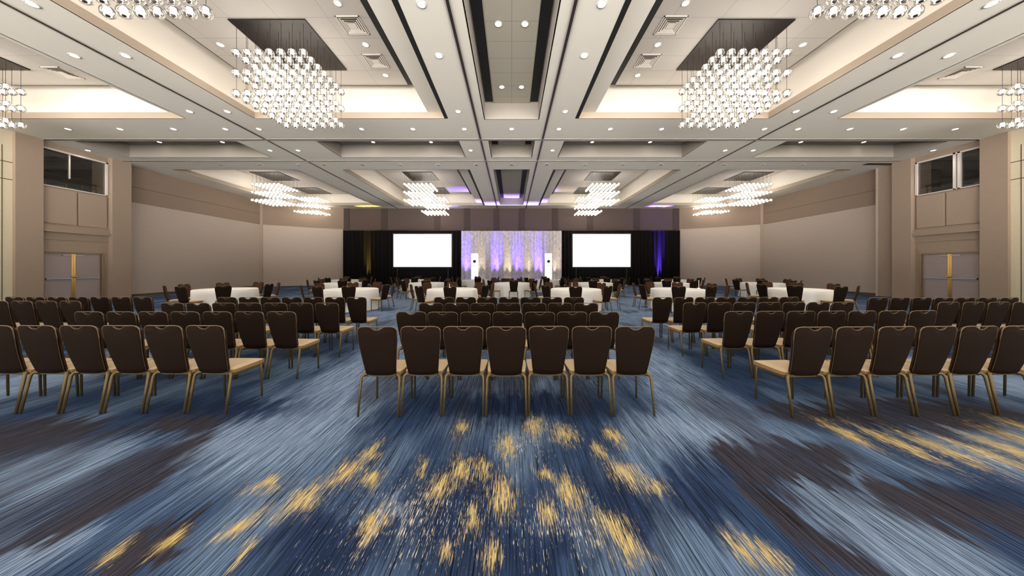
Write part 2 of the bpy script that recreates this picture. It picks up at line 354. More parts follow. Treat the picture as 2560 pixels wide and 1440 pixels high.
def coffer(s, xo, xi, ya, yb, slot, yk0, ykf, xk_o, xk_i):
    """s = side; xo/xi = outer / inner |x| of the opening; slot = black slots on the inner side"""
    t = .03; f = MB()
    f.box(s * xo, s * (xo + t), ya, yb, ZC, ZL)               # outer fascia
    f.box(s * (xi - t), s * xi, ya, yb, ZC, ZL)
    f.box(s * xo, s * xi, ya - t, ya, ZC, ZL); f.box(s * xo, s * xi, yb, yb + t, ZC, ZL)
    struct('trim_14', f, M['fascia']); f = MB()
    f.box(s * xi, s * (xi + .62), ya, yb, ZL, ZL + .03)         # inner ledge
    f.box(s * xo, s * (xo + .36), ya, yb, ZL, ZL + .02)
    f.box(s * (xo + .36), s * (xi - .1), yb, max(yb + .36, ykf + .2), ZL, ZL + .02)
    f.box(s * (xo + .36), s * (xi - .1), ya - .36, ya, ZL, ZL + .02)
    struct('ceiling', f, M['soffit'])
    yw = max(yb + .36, ykf + .18)
    k = MB()
    k.box(s * (xo + .36), s * (xo + .40), ya - .36, yw, ZL, ZT)
    k.box(s * (xo + .40), s * (xi - .1), yw, yw + .04, ZL, ZT)
    k.box(s * (xo + .40), s * (xi - .1), ya - .4, ya - .36, ZL, ZT)
    k.box(s * (xi - .14), s * (xi - .1), ya - .36, yw, ZL, ZT)
    k.box(s * (xo + .40), s * (xi - .1), ya - .4, yw + .04, ZT, ZT + .04)
    struct('ceiling', k, M['cove'])
    p = MB().box(s * xk_o, s * xk_i, yk0, ykf, ZK, ZK + .06)
    struct('ceiling', p, M['cloud'])
    g = MB().box(s * xk_o, s * (xk_o + .05), yk0, ykf + .05, ZK + .012, ZK + .2); g.box(s * xk_o, s * xk_i, ykf, ykf + .05, ZK + .012, ZK + .2)
    struct('trim_15', g, M['black'])  # black edge strip paints in the dark gap line around the panel
    q = MB().box(s * xk_i, s * (xi + .45), yk0, ykf, ZK + .004, ZK + .05)
    if slot:
        struct('trim_1', q, M['black'])  # black fill sheet paints in the darkness of the unlit gap
        struct('trim_2', MB().box(s * (xi - .13), s * xi, ya, yb, ZC - .004, ZC), M['black'])
    else:
        struct('ceiling', q, M['cloud'])
    # concealed cove light on the outer and far ledges
    Ly = yw - ya; Lx = xo - xi
    area('cove_light', (s * (xo + .07), (ya + yw) / 2, ZL + .06), .06, Ly - .3, E_COVE * Ly * .5, (0, s * math.radians(-152), 0))
    if yb - ykf > 0: area('cove_light', (s * (xo + xi) / 2, yb + .07, ZL + .06), Lx - .3, .06, E_COVE * Lx * 1.15, (math.radians(155), 0, 0))
    else: area('cove_light', (s * (xo + xi) / 2, yw - .5, ZL + .06), Lx - .3, .06, E_COVE * Lx * .6, (math.radians(150), 0, 0))
for s in (-1, 1):
    coffer(s, 9.39, 2.45, -3.0, 11.04, True, -2.6, 10.98, 9.22, 3.77)
    coffer(s, 18.87, 11.93, -3.0, 11.04, False, -2.6, 10.98, 18.70, 13.4)
    coffer(s, 9.39, 2.45, 16.8, 26.4, True, 17.4, 27.3, 9.22, 3.72)
    coffer(s, 18.87, 11.93, 16.8, 26.4, False, 17.4, 27.3, 18.70, 13.4)
# plain coffers of the middle band, centre troughs
def trough(x0, x1, y0, y1, tiles):
    t = .03; f = MB()
    f.box(x0 - t, x0, y0, y1, ZC, ZM + .05); f.box(x1, x1 + t, y0, y1, ZC, ZM + .05)
    f.box(x0 - t, x1 + t, y0 - t, y0, ZC, ZM + .05); f.box(x0 - t, x1 + t, y1, y1 + t, ZC, ZM + .05)
    f.box(x0 - t, x1 + t, y0 - t, y1 + t, ZM + .03, ZM + .06)
    struct('ceiling', f, M['coffer'])
    if tiles:
        struct('ceiling', MB().box(x0 + .31, x1 - .31, y0, y1, ZM - .01, ZM + .02), M['tile'])
        b = MB(); b.box(x0 + .03, x0 + .31, y0, y1 - .1, ZM + .0, ZM + .02); b.box(x1 - .31, x1 - .03, y0, y1 - .1, ZM + .0, ZM + .02)
        struct('trim_3', b, M['black'])
trough(-.98, .98, -3.0, 11.1, True); trough(-.98, .98, 16.8, 26.2, True); trough(-.97, .97, 13.0, 14.9, True)
for s in (-1, 1):
    for a, b in ((11.9, 18.85), (2.3, 8.4)): trough(min(s * a, s * b), max(s * a, s * b), 13.05, 14.9, False)

# movable-wall tracks in the ceiling
def track_mb(x0, x1, y0, y1):
    m = MB(); m.box(x0, x1, y0, y1, ZC - .012, ZC - .001, 0)
    e = .03
    if abs(x1 - x0) < abs(y1 - y0):
        m.box(x0 - e, x0, y0, y1, ZC - .016, ZC - .001, 1); m.box(x1, x1 + e, y0, y1, ZC - .016, ZC - .001, 1)
    else:
        m.box(x0, x1, y0 - e, y0, ZC - .016, ZC - .001, 1); m.box(x0, x1, y1, y1 + e, ZC - .016, ZC - .001, 1)
    return m
for x in (-1.314, 1.314): struct('trim_4', track_mb(x - .035, x + .035, YB, YF), [M['track'], M['trackedge']])
for x in (-10.45, 10.45): struct('trim_4', track_mb(x - .04, x + .04, YB, YF), [M['track'], M['trackedge']])
for y in (12.86, 15.41): struct('trim_4', track_mb(-WX, WX, y - .04, y + .04), [M['track'], M['trackedge']])

# side walls
def wbox(s, xa, xb, ya, yb, za, zb, mi=0, m=None):
    (m if m is not None else MB()).box(s * xa, s * xb, ya, yb, za, zb, mi)
SIDE = {-1: 'left', 1: 'right'}
for s in (-1, 1):
    n = SIDE[s]
    # near tan panels
    m = MB(); m.box(s * 20.0, s * 20.2, YB, 12.1, 0, ZC)
    struct('wall_' + n, m, M['walltan'])
    r = MB()
    for z in (5.07, 5.76): r.box(s * 19.992, s * 20.0, YB, 12.1, z - .015, z + .015)
    for y in [11.85 - 1.22 * k for k in range(14)]: r.box(s * 19.992, s * 20.0, y - .01, y + .01, .15, 6.4)
    struct('trim_5', r, M['reveal'])
    # piers
    m = MB(); m.box(s * 19.88, s * 20.9, 12.1, 12.83, 0, ZC); m.box(s * 19.88, s * 20.9, 15.04, 15.8, 0, ZC)
    struct('wall_' + n, m, M['pier'])
    # door bay: wall around the door, mouldings, raised panels, booth window
    XB = 20.10
    m = MB(); Y0, Y1 = 12.83, 15.04; D0, D1 = 12.95, 14.80
    m.box(s * XB, s * 20.3, Y0, D0, 0, 3.14); m.box(s * XB, s * 20.3, D1, Y1, 0, 3.14); m.box(s * XB, s * 20.3, D0, D1, 2.22, 3.14)
    m.box(s * XB, s * 20.3, Y0, Y1, 3.14, 5.10); m.box(s * XB, s * 20.3, Y0, Y1, 6.76, ZC)
    struct('wall_' + n, m, M['pier'])
    t = MB(); t.box(s * 19.93, s * XB, Y0, Y1, 3.12, 3.24); t.box(s * 20.0, s * XB, Y0, Y1, 3.24, 3.42); t.box(s * 20.06, s * XB, Y0, Y1, 2.80, 2.84)
    struct('trim_6', t, M['pier'])
    p = MB()
    for a, b in ((12.92, 13.93), (13.99, 14.96)): p.box(s * 20.04, s * XB, a, b, 3.50, 5.03)
    struct('trim_7', p, M['pier2'], bevel=.012)
    # door: frame, two leaves, bars, knobs
    d = bpy.data.objects.new('door_%d' % (1 if s < 0 else 2), None); COL.objects.link(d); d['kind'] = 'structure'; d.location = (0, 0, 0)
    f = MB(); f.box(s * 20.05, s * 20.28, D0 - .05, D0 + .02, 0, 2.27); f.box(s * 20.05, s * 20.28, D1 - .02, D1 + .05, 0, 2.27); f.box(s * 20.05, s * 20.28, D0, D1, 2.20, 2.27)
    f.build('door_frame', M['bronze'], d)
    mid = (D0 + D1) / 2
    for a, b in ((D0 + .02, mid - .004), (mid + .004, D1 - .02)):
        lf = MB().box(s * 20.14, s * 20.19, a, b, .01, 2.20).build('door_leaf', M['doorleaf'], d)
        e = a if a > mid else b - .06
        MB().box(s * 20.128, s * 20.142, e, e + .06, .05, 2.18).build('brass_edge_strip', M['brass'], lf)
        bar = MB(); bar.box(s * 20.06, s * 20.10, a + .06, b - .06, 1.04, 1.10)
        bar.box(s * 20.09, s * 20.14, a + .06, a + .12, 1.03, 1.11); bar.box(s * 20.09, s * 20.14, b - .12, b - .06, 1.03, 1.11)
        bar.build('push_bar', M['steel'], lf)
        yk = a + .045 if a > mid else b - .045
        k = MB(); k.lathe([(.0, -.04), (.03, -.035), (.045, 0), (.03, .035), (0, .04)], 12, (s * 20.07, yk, 1.14)); k.build('door_knob', M['brass'], lf, smooth=True)
        MB().box(s * 20.10, s * 20.14, b - .35 if a < mid else a + .05, b - .05 if a < mid else a + .35, 2.10, 2.15).build('door_closer', M['steel'], lf)
    # booth window high above the door
    wn = bpy.data.objects.new('window_%d' % (1 if s < 0 else 2), None); COL.objects.link(wn); wn['kind'] = 'structure'
    f = MB(); z0, z1 = 5.10, 6.76; fw = .07
    f.box(s * 20.04, s * 20.16, Y0, Y1, z1 - fw, z1); f.box(s * 20.04, s * 20.16, Y0, Y1, z0, z0 + .04)
    f.box(s * 20.04, s * 20.16, Y1 - fw - .03, Y1 - .03, z0, z1)
    if s > 0:
        f.box(s * 20.04, s * 20.16, 13.50, 13.58, z0, z1); f.box(s * 20.04, s * 20.16, 13.64, 13.72, z0, z1)
    else: f.box(s * 20.10, s * 20.16, 13.72, 13.76, z0 + .5, z1)
    f.build('window_frame', M['winframe'], wn)
    MB().box(s * 20.12, s * 20.125, Y0, Y1, z0, z1).build('pane', M['glass'], wn)
    b = MB(); b.box(s * 22.2, s * 22.25, Y0 - .6, Y1 + .6, z0 - .3, ZC); b.box(s * 20.3, s * 22.2, Y0 - .65, Y0 - .6, z0 - .3, ZC)
    b.box(s * 20.3, s * 22.2, Y1 + .6, Y1 + .65, z0 - .3, ZC); b.box(s * 20.3, s * 22.2, Y0 - .6, Y1 + .6, ZC - .05, ZC); b.box(s * 20.3, s * 22.2, Y0 - .6, Y1 + .6, z0 - .3, z0 - .25)
    struct('wall_%s_booth' % n, b, M['booth'])
    rl = thing('booth_railing', 'dark metal guard railing inside the high booth window on the %s wall' % n, 'railing', (s * 20.5, 13.9, z0 - .25), group=None)
    q = MB()
    for z in (.55, .75): q.tube([(0, -1.05, z), (0, 1.05, z)], .018, 6)
    q.build('rail', M['cap'], rl)
    for k in range(5): MB().tube([(0, -1.0 + .5 * k, 0), (0, -1.0 + .5 * k, .75)], .014, 6).build('post', M['cap'], rl)
    # main side wall
    m = MB(); m.box(s * 20.5, s * 20.7, 15.8, 24.7, 0, 5.1); struct('wall_' + n, m, M['wallfab'])
    m = MB(); m.box(s * 20.46, s * 20.7, 15.8, 24.7, 5.1, ZC); struct('wall_' + n, m, M['walldark'])
    t = MB(); t.box(s * 20.455, s * 20.46, 15.8, 24.7, 5.91, 5.94); struct('trim_8', t, M['wallline'])
    # angled wall to the far corners
    A = Vector((20.5, 24.6, 0)); B = Vector((15.35, YF + .05, 0)); dv = (B - A); nn = Vector((dv.y, -dv.x, 0)).normalized()
    if nn.dot(Vector((1, 1, 0))) < 0: nn = -nn
    def slab(off0, off1, t0, t1, za, zb):
        q = MB(); pa = A + dv * t0; pb = A + dv * t1
        P = [pa + nn * off0, pb + nn * off0, pb + nn * off1, pa + nn * off1]
        n0 = 0; q.v = [(s * p.x, p.y, z) for z in (za, zb) for p in P]
        q.f = [(0, 1, 2, 3), (4, 7, 6, 5), (0, 4, 5, 1), (1, 5, 6, 2), (2, 6, 7, 3), (3, 7, 4, 0)]; q.m = [0] * 6; return q
    struct('wall_' + n, slab(0, .15, -.02, 1.02, 0, 5.1), M['wallfab'])
    struct('wall_' + n, slab(-.04, .15, -.02, 1.02, 5.1, ZC), M['walldark'])
    struct('trim_9', slab(-.06, 0, -.03, .03, 0, ZC), M['pier2'])
    struct('baseboard_' + n, MB().box(s * 20.47, s * 20.5, 15.8, 24.6, 0, .12), M['reveal'])
# movable-wall pocket on the right
struct('trim_10', MB().box(20.1, 20.5, 15.93, 16.62, 0, ZC), M['pier'])
struct('trim_10', MB().box(20.06, 20.14, 16.56, 16.64, 0, ZC), M['wallfab'])
struct('trim_11', MB().box(20.02, 20.4, 15.8, 15.92, 0, ZC - .12), M['black'])
struct('trim_4', MB().box(18.6, 20.3, 15.75, 16.0, ZC - .02, ZC - .001), M['track'])
# far wall with fabric panels and pilasters
m = MB().box(-15.5, 15.5, YF, YF + .2, 0, ZC); struct('wall_far', m, M['wallstage'])
t = MB()
for px in (866, 961, 1093, 1167, 1241, 1305, 1388, 1475, 1592, 1690):
    X = (px - 1279) / 755 * YF; t.box(X - .28, X + .28, YF - .05, YF, 0, ZC)
struct('trim_12', t, M['wallstage2'])
t = MB().box(-15.4, 15.4, YF - .03, YF, 5.12, 5.16); struct('trim_13', t, M['reveal'])

# ------------------------------------------------------------------ downlights and vents
ring_me = MB().lathe([(.118, 0), (.118, -.012), (.092, -.014), (.086, .01)], 20).mesh('trim_ring', M['ring'], True)
def disc(r, z, seg=20):
    m = MB(); m.v = [(r * math.cos(2 * PI * k / seg), r * math.sin(2 * PI * k / seg), z) for k in range(seg)]; m.f = [tuple(reversed(range(seg)))]; m.m = [0]; return m
lens_me = disc(.09, -.008).mesh('lens', M['lens']); lens_off = disc(.09, -.006).mesh('lens', M['lensoff'])
downl = []
def downlight(x, y, z, label, on=True, scale=.88, e=None, cone=118):
    t = thing('downlight', label, 'ceiling light', (x, y, z), group='recessed downlights in the ceiling'); t.scale = (scale,) * 3
    link('trim_ring', ring_me, t); link('lens', lens_me if on else lens_off, t)
    if on: spot('downlight_beam', (x, y, z - .03), E_DOWN if e is None else e, cone, .8)
    return t
def side(x): return 'centre' if abs(x) < .1 else ('left' if x < 0 else 'right')
cols = [17.45, 15.4, 13.3, 11.26, 9.94, 7.9, 5.9, 3.88, 1.86]
xsr = [-a for a in cols] + [0.0] + cols[::-1]
xsr = sorted(xsr)
NUM = ['first', 'second', 'third', 'fourth', 'fifth', 'sixth', 'seventh', 'eighth', 'ninth', 'tenth', 'eleventh', 'twelfth', 'thirteenth', 'fourteenth', 'fifteenth', 'sixteenth', 'seventeenth', 'eighteenth', 'nineteenth', 'twentieth', 'twenty-first']
for i, x in enumerate(xsr):
    downlight(x, 11.88, ZC, 'lit recessed downlight, %s from left in long row before first cross track' % NUM[i])
for i, x in enumerate(xsr):
    if abs(x) > 16: continue
    downlight(x, 16.0, ZC, 'unlit dark downlight, %s from left in row beyond second cross track' % NUM[i - 1], on=False, scale=1.1)
for x in (-11.25, -9.93, -1.87, 1.87, 9.93, 11.25):
    nm = {11.25: 'outer side of outer track', 9.93: 'inner side of outer track', 1.87: 'beside the centre track'}[abs(x)]
    for y, r in ((6.25, 'at the top picture edge'), (7.77, 'second in its line'), (10.55, 'third in its line')):
        if abs(x) > 11 and y < 7: continue
        downlight(x, y, ZC, 'lit recessed downlight, %s half, %s, %s' % (side(x), nm, r))
for i, x in enumerate((-19.7, -11.23, -9.93, -1.9, 1.9, 9.93, 11.23, 19.6)):
    downlight(x, 14.04, ZC, 'lit recessed downlight, %s from left, between the two cross tracks' % NUM[i])
for s in (-1, 1):
    for (x, y, r) in ((4.37, 7.59, 'topmost'), (4.35, 9.0, 'between the two vents'), (4.35, 10.43, 'lowest'), (8.68, 9.0, 'beyond the chandelier')):
        downlight(s * x, y, ZK, 'small lit downlight in %s floating ceiling panel, %s' % (SIDE[s], r), e=16, scale=.85)
    for (y, r) in ((7.49, 'nearer'), (10.1, 'farther')):
        downlight(s * .33, y, ZM - .011, 'small lit downlight in centre tile trough, %s %s one' % (r, SIDE[s]), e=16, scale=.85)
    for k, x in enumerate((17.05, 14.0, 6.7, 3.9)):
        downlight(s * x, 14.62, ZM + .03, 'recessed lamp inside %s %s coffer between cross tracks, %s' % (SIDE[s], 'outer' if x > 10 else 'inner', 'outer' if k % 2 == 0 else 'inner'), e=2.0, cone=130)
for k, x in enumerate((-.2, .2)): pass

def vent(x, y, z, label):
    t = thing('ceiling_vent', label, 'vent', (x, y, z), group='square air diffusers in the ceiling')
    h = .32
    fr = MB()
    fr.box(-h, h, -h, -h + .03, -.02, 0); fr.box(-h, h, h - .03, h, -.02, 0); fr.box(-h, -h + .03, -h, h, -.02, 0); fr.box(h - .03, h, -h, h, -.02, 0)
    fr.build('frame', M['vent'], t)
    MB().box(-h + .03, h - .03, -h + .03, h - .03, -.004, -.001).build('backing', M['black'], t)
    for k, a in enumerate((.27, .21, .15)):
        q = MB(); b = a - .045
        for (p0, p1, p2, p3) in (((-a, -a), (a, -a), (b, -b), (-b, -b)), ((a, -a), (a, a), (b, b), (b, -b)), ((a, a), (-a, a), (-b, b), (b, b)), ((-a, a), (-a, -a), (-b, -b), (-b, b))):
            q.quad((p0[0], p0[1], -.022), (p1[0], p1[1], -.022), (p2[0], p2[1], -.008), (p3[0], p3[1], -.008))
        q.build('louvre', M['vent'], t)
    MB().box(-.10, .10, -.10, .10, -.024, -.02).build('centre_plate', M['vent'], t)
for s in (-1, 1):
    vent(s * 4.35, 8.28, ZK, 'square white air vent nearer the camera, %s floating ceiling panel' % SIDE[s])
    vent(s * 4.36, 9.71, ZK, 'square white air vent farther from camera, %s floating ceiling panel' % SIDE[s])
    vent(s * 15.3, 10.3, ZK, 'square white air vent beside the outermost %s chandelier' % SIDE[s])

# ------------------------------------------------------------------ chandeliers
def globe_prof(r, n=9): return [(max(.001, r * math.sin(PI * k / n)), -r * math.cos(PI * k / n)) for k in range(n + 1)]
RG = .112
glass_me = MB().lathe(globe_prof(RG, 10), 16).mesh('glass_globe', M['glass'], True)
lamp_mb = MB().lathe([(.001, -.055), (.042, -.055), (.042, .072), (.001, .072)], 12)
lamp_mb.lathe([(.001, -.078), (.03, -.078), (.040, -.0555), (.001, -.0551)], 12, mi=1)
lamp_me = lamp_mb.mesh('lamp_tube', [M['lamp'], M['cap']])
far_mb = MB().lathe(globe_prof(RG, 6), 10); far_mb.lathe([(.001, -.055), (.050, -.055), (.050, .068), (.001, .068)], 6, mi=1)
far_mb.lathe([(.001, -.078), (.03, -.078), (.04, -.055), (.001, -.054)], 6, mi=2)
far_me = far_mb.mesh('glass_globe', [M['glass'], M['lamp'], M['cap']], True)
PCH = .302; ZG = (6.27, 6.82, 7.37)
wire_me = MB().tube([(0, 0, ZG[0]), (0, 0, 8.18)], .005, 5).mesh('suspension_wire', M['wire'])
def chandelier(x, y, label, near):
    t = thing('chandelier', label, 'chandelier', (x, y, 0), group='glass globe chandeliers')
    MB().box(-1.03, 1.03, -1.03, 1.03, ZK - .035, ZK).build('canopy', M['canopy'], t)
    pts = []
    for i in range(7):
        for j in range(7):
            px, py = (i - 3) * PCH, (j - 3) * PCH
            link('suspension_wire', wire_me, t, (px, py, 0))
            for z in ZG: pts.append((px, py, z))
    pts.sort(key=lambda p: Vector((x + p[0], y + p[1], p[2] - 1.55)).length)
    for p in pts[:100]:
        if near:
            g = link('glass_globe', glass_me, t, p); link('lamp_tube', lamp_me, g)
        else: link('glass_globe', far_me, t, p)
    rest = MB()
    for p in pts[100:]: rest.add(far_mb, *p)
    o = rest.build('glass_globe', [M['glass'], M['lamp'], M['cap']], t, smooth=True); o['kind'] = 'stuff'
    for i in (-1, 1):
        for j in (-1, 1):
            for z in (6.5, 7.1):
                l = bpy.data.lights.new('chandelier_light', 'POINT'); l.energy = E_CHAND; l.color = (1, .93, .85); l.shadow_soft_size = .02
                lo = bpy.data.objects.new('chandelier_light', l); COL.objects.link(lo)
                lo.location = (x + i * PCH * 1.5, y + j * PCH * 1.5, z)
for s in (-1, 1):
    n = SIDE[s]
    chandelier(s * 6.55, 4.67, 'glass globe chandelier cut by the top picture edge, %s half' % n, True)
    chandelier(s * 6.55, 9.09, 'large glass globe chandelier under dark square canopy, %s of the centre aisle' % n, True)
    chandelier(s * 17.15, 9.09, 'glass globe chandelier cut by the %s picture edge' % n, True)
    for (x, q) in ((6.55, 'inner'), (17.15, 'outer')):
        chandelier(s * x, 21.95, 'distant glass globe chandelier, %s half, %s line, nearer of the pair' % (n, q), False)
        chandelier(s * x, 26.05, 'distant glass globe chandelier, %s half, %s line, nearest the stage' % (n, q), False)

# ------------------------------------------------------------------ banquet chair
def back_surface(yoff, inset, mats, name, parent, thick):
    NU, NV = 28, 8; q = MB()
    def top(u):
        a = abs(u)
        t = .938
        if a > .78: t -= .055 * ((a - .78) / .22) ** 2
        if a < .5: t -= .036 * min(1, .5 + 0.62 * math.cos(PI * a / .5)) if .5 + 0.62 * math.cos(PI * a / .5) > 0 else 0
        return t - inset
    def pos(i, j, side_):
        u = -1 + 2 * i / NU; v = j / NV
        zb = .412 + inset + .02 * (abs(u) ** 6); z = zb + (top(u) - zb) * v
        hw = (.157 + (.203 - .157) * min(1, (z - .42) / .40)) - inset
        rz = (z - .42) / .52
        y = -.150 - .100 * rz - .012 * math.sin(PI * rz) + .018 * (1 - u * u) * -1 + yoff
        return (u * hw, y + side_ * thick, z)
    for sd in (0, 1):
        n0 = len(q.v)
        for j in range(NV + 1):
            for i in range(NU + 1): q.v.append(pos(i, j, sd))
        for j in range(NV):
            for i in range(NU):
                a = n0 + j * (NU + 1) + i; f = (a, a + 1, a + NU + 2, a + NU + 1)
                q.f.append(f if sd == 0 else f[::-1]); q.m.append(0)
    K = (NU + 1) * (NV + 1)
    ring = [i for i in range(NU + 1)] + [(j + 1) * (NU + 1) - 1 for j in range(1, NV + 1)] + [NV * (NU + 1) + i for i in range(NU - 1, -1, -1)] + [j * (NU + 1) for j in range(NV - 1, 0, -1)]
    for k in range(len(ring)):
        a, b = ring[k], ring[(k + 1) % len(ring)]; q.f.append((b, a, a + K, b + K)); q.m.append(0)
    return q.build(name, mats, parent, smooth=True)

def make_chair(label, group):
    t = thing('banquet_chair', label, 'chair', (0, 0, 0), 0, group)
    back_surface(0, 0, M['shell'], 'backrest', t, .018)
    back_surface(.020, .012, M['shell2'], 'back_cushion', t, .022)
    # seat cushion
    q = MB(); NX, NY = 6, 6
    def sp(i, j, lvl):
        u = -1 + 2 * i / NX; v = -1 + 2 * j / NY
        hw = .205 + .015 * (v + 1) / 2
        k = 1 - .045 * (abs(u) ** 4) * (abs(v) ** 4)
        x = u * hw * k; y = .066 + v * .192 * k
        z = (.462 - .018 * (max(abs(u), abs(v)) ** 5) + .006 * v) if lvl else .405
        return (x, y, z)
    for lvl in (0, 1):
        for j in range(NY + 1):
            for i in range(NX + 1): q.v.append(sp(i, j, lvl))
    W_ = NX + 1; K = W_ * (NY + 1)
    for j in range(NY):
        for i in range(NX):
            a = j * W_ + i; q.f.append((a, a + W_, a + W_ + 1, a + 1)); q.m.append(1)
            q.f.append((K + a, K + a + 1, K + a + W_ + 1, K + a + W_)); q.m.append(0)
    ring = [i for i in range(W_)] + [j * W_ + NX for j in range(1, NY + 1)] + [NY * W_ + i for i in range(NX - 1, -1, -1)] + [j * W_ for j in range(NY - 1, 0, -1)]
    for k in range(len(ring)):
        a, b = ring[k], ring[(k + 1) % len(ring)]; q.f.append((a, b, b + K, a + K)); q.m.append(1)
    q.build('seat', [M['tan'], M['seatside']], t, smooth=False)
    f = MB(); f.box(-.195, .195, -.13, -.115, .388, .405); f.box(-.2, .2, .22, .24, .38, .405); f.box(-.205, -.185, -.12, .24, .38, .405); f.box(.185, .205, -.12, .24, .38, .405)
    f.build('seat_frame', M['frame'], t)
    # back frame tube (sides and handle bar over the scoop)
    pts = []
    for k in range(15):
        z = .43 + (.885 - .43) * k / 14; hw = .158 + .046 * min(1, (z - .42) / .40); rz = (z - .42) / .52
        pts.append((hw, -.146 - .10 * rz - .012 * math.sin(PI * rz), z))
    arc = [(.204, -.243, .905), (.192, -.246, .925), (.170, -.250, .937), (.13, -.256, .944), (.06, -.262, .9435)]
    right = pts + arc; left = [(-a, b, c) for a, b, c in reversed(right)]
    rr_ = [.0027] * 12 + [.005] * 3 + [.006] * 5
    MB().tube(right + left, rr_ + rr_[::-1], 6).build('back_frame', M['backrim'], t, smooth=True)
    q = MB().tube([(.205 * u, -.247 - .012 * (1 - u * u), .944 - .036 * max(0, min(1, .5 + .62 * math.cos(PI * abs(u) / .5)))) for u in [-.5 + .1 * k for k in range(11)]], .004, 5)
    q.build('handle_rim', M['backrim'], t, smooth=True)
    for sx in (-1, 1):
        g = MB().tube([(sx * .150, -.135, .412), (sx * .178, -.145, .414), (sx * .196, -.155, .402), (sx * .203, -.165, .372), (sx * .205, -.185, .25), (sx * .208, -.225, 0.004)], [.014, .0145, .0145, .014, .013, .012], 8).build('rear_leg', M['frame'], t, smooth=True)
        g = MB().tube([(sx * .175, .205, .405), (sx * .196, .212, .395), (sx * .203, .216, .36), (sx * .206, .222, 0.004)], [.013, .0135, .013, .0115], 8).build('front_leg', M['frame'], t, smooth=True)
    return t

first = {'c': None}
def chair(x, y, rz, label, group):
    if first['c'] is None:
        t = make_chair(label, group); t.location = (x, y, 0); t.rotation_euler = (0, 0, rz); first['c'] = t; return t
    return dup(first['c'], (x, y, 0), rz, label, group)

ROWN = ['front row nearest camera', 'second row from camera', 'third row from camera', 'fourth row, nearest the tables']
LY = .235          # chair origin to its rear feet / top of the back
P_ = .4445
rows_y = [3.14, 4.17, 5.20, 6.22]
def jit(a): return random.uniform(-a, a)
for r, y in enumerate(rows_y):
    for i in range(7):
        chair(-.055 + (i - 3) * P_ + jit(.0008), y + LY + jit(.02), jit(.006), 'brown banquet chair, %s from left, centre block, %s' % (ORD[i], ROWN[r]), 'banquet chairs in the centre block')
ly = [3.19, 4.19, 5.22, 6.22]
for r, y in enumerate(ly):
    for i in range(7):
        x = -2.96 - (.04 if r == 0 else 0) - P_ * (i + .5)
        if r == 0 and i > 6: continue
        chair(x + jit(.0008), y + LY, -.03 + jit(.006), 'brown banquet chair, %s from the aisle, left block, %s' % (ORD[i], ROWN[r]), 'banquet chairs in the left block')
ry = [3.11, 4.22, 5.28, 6.2]; rx = [2.87, 2.94, 2.965, 2.86]
for r, y in enumerate(ry):
    for i in range(7):
        x = rx[r] + P_ * (i + .5)
        chair(x, y + LY + .012 * i, .05 + jit(.006), 'brown banquet chair, %s from the aisle, right block, %s' % (ORD[i], ROWN[r]), 'banquet chairs in the right block')
for i in range(7):
    chair(-7.46 - .4445 * (i + .5), 6.30 + LY, -.05 + jit(.006), 'brown banquet chair, %s from its right end, farthest row of far left block' % ORD[i], 'banquet chairs in the far left block')
    chair(7.24 + .4445 * (i + .5), 6.16 + LY, .05 + jit(.006), 'brown banquet chair, %s from its left end, farthest row of far right block' % ORD[i], 'banquet chairs in the far right block')
for i in range(5):
    chair(-7.85 - .4445 * (i + .5), 5.54 + LY, -.05 + jit(.006), 'brown banquet chair, %s from right end, middle row of far left block' % ORD[i], 'banquet chairs in the far left block')
    chair(7.53 + .4445 * (i + .5), 5.37 + LY, .05 + jit(.006), 'brown banquet chair, %s from left end, middle row of far right block' % ORD[i], 'banquet chairs in the far right block')

# ------------------------------------------------------------------ round tables
def cloth_mesh(seed):
    rnd = random.Random(seed); q = MB(); SEG = 72; R = .915; n = 9 + seed % 3
    ph = rnd.uniform(0, 6); prof = [(0, .765), (.5, .766), (.86, .766), (.905, .762), (.925, .745), (.93, .60), (.94, .40), (.95, .2), (.96, .015)]
    for (r, z) in prof:
        amp = max(0, (.745 - z)) / .745
        for k in range(SEG):
            a = 2 * PI * k / SEG
            rr = r + amp * (.035 * math.cos(n * a + ph) + .018 * math.cos(2 * n * a + ph * 2)) if r > .9 else max(r, .001)
            q.v.append((rr * math.cos(a), rr * math.sin(a), z))
    for i in range(len(prof) - 1):
        for k in range(SEG):
            a = i * SEG + k; b = i * SEG + (k + 1) % SEG; q.f.append((a + SEG, b + SEG, b, a)); q.m.append(0)
    return q.mesh('tablecloth', M['cloth'], True)
cloths = [cloth_mesh(k) for k in range(4)]
topm = MB().lathe([(.001, .735), (.9, .735), (.9, .76), (.001, .76)], 32).mesh('tabletop', M['wood'])
basem = MB().lathe([(.3, 0), (.3, .03), (.05, .06), (.05, .735)], 16).mesh('pedestal', M['cap'])
POS = [(0, 'near side'), (44, 'near right side'), (-44, 'near left side'), (90, 'right side'), (-90, 'left side'), (136, 'far right side'), (-136, 'far left side'), (180, 'far side')]
TIER = ['nearest', 'middle', 'farthest']
tiers = [(11.3, [566, 879, 1131, 1439, 1694, 1996]), (15.9, [857, 1068, 1280, 1486, 1674, 1905]), (19.8, [866, 1040, 1190, 1362, 1512, 1692])]
tk = 0
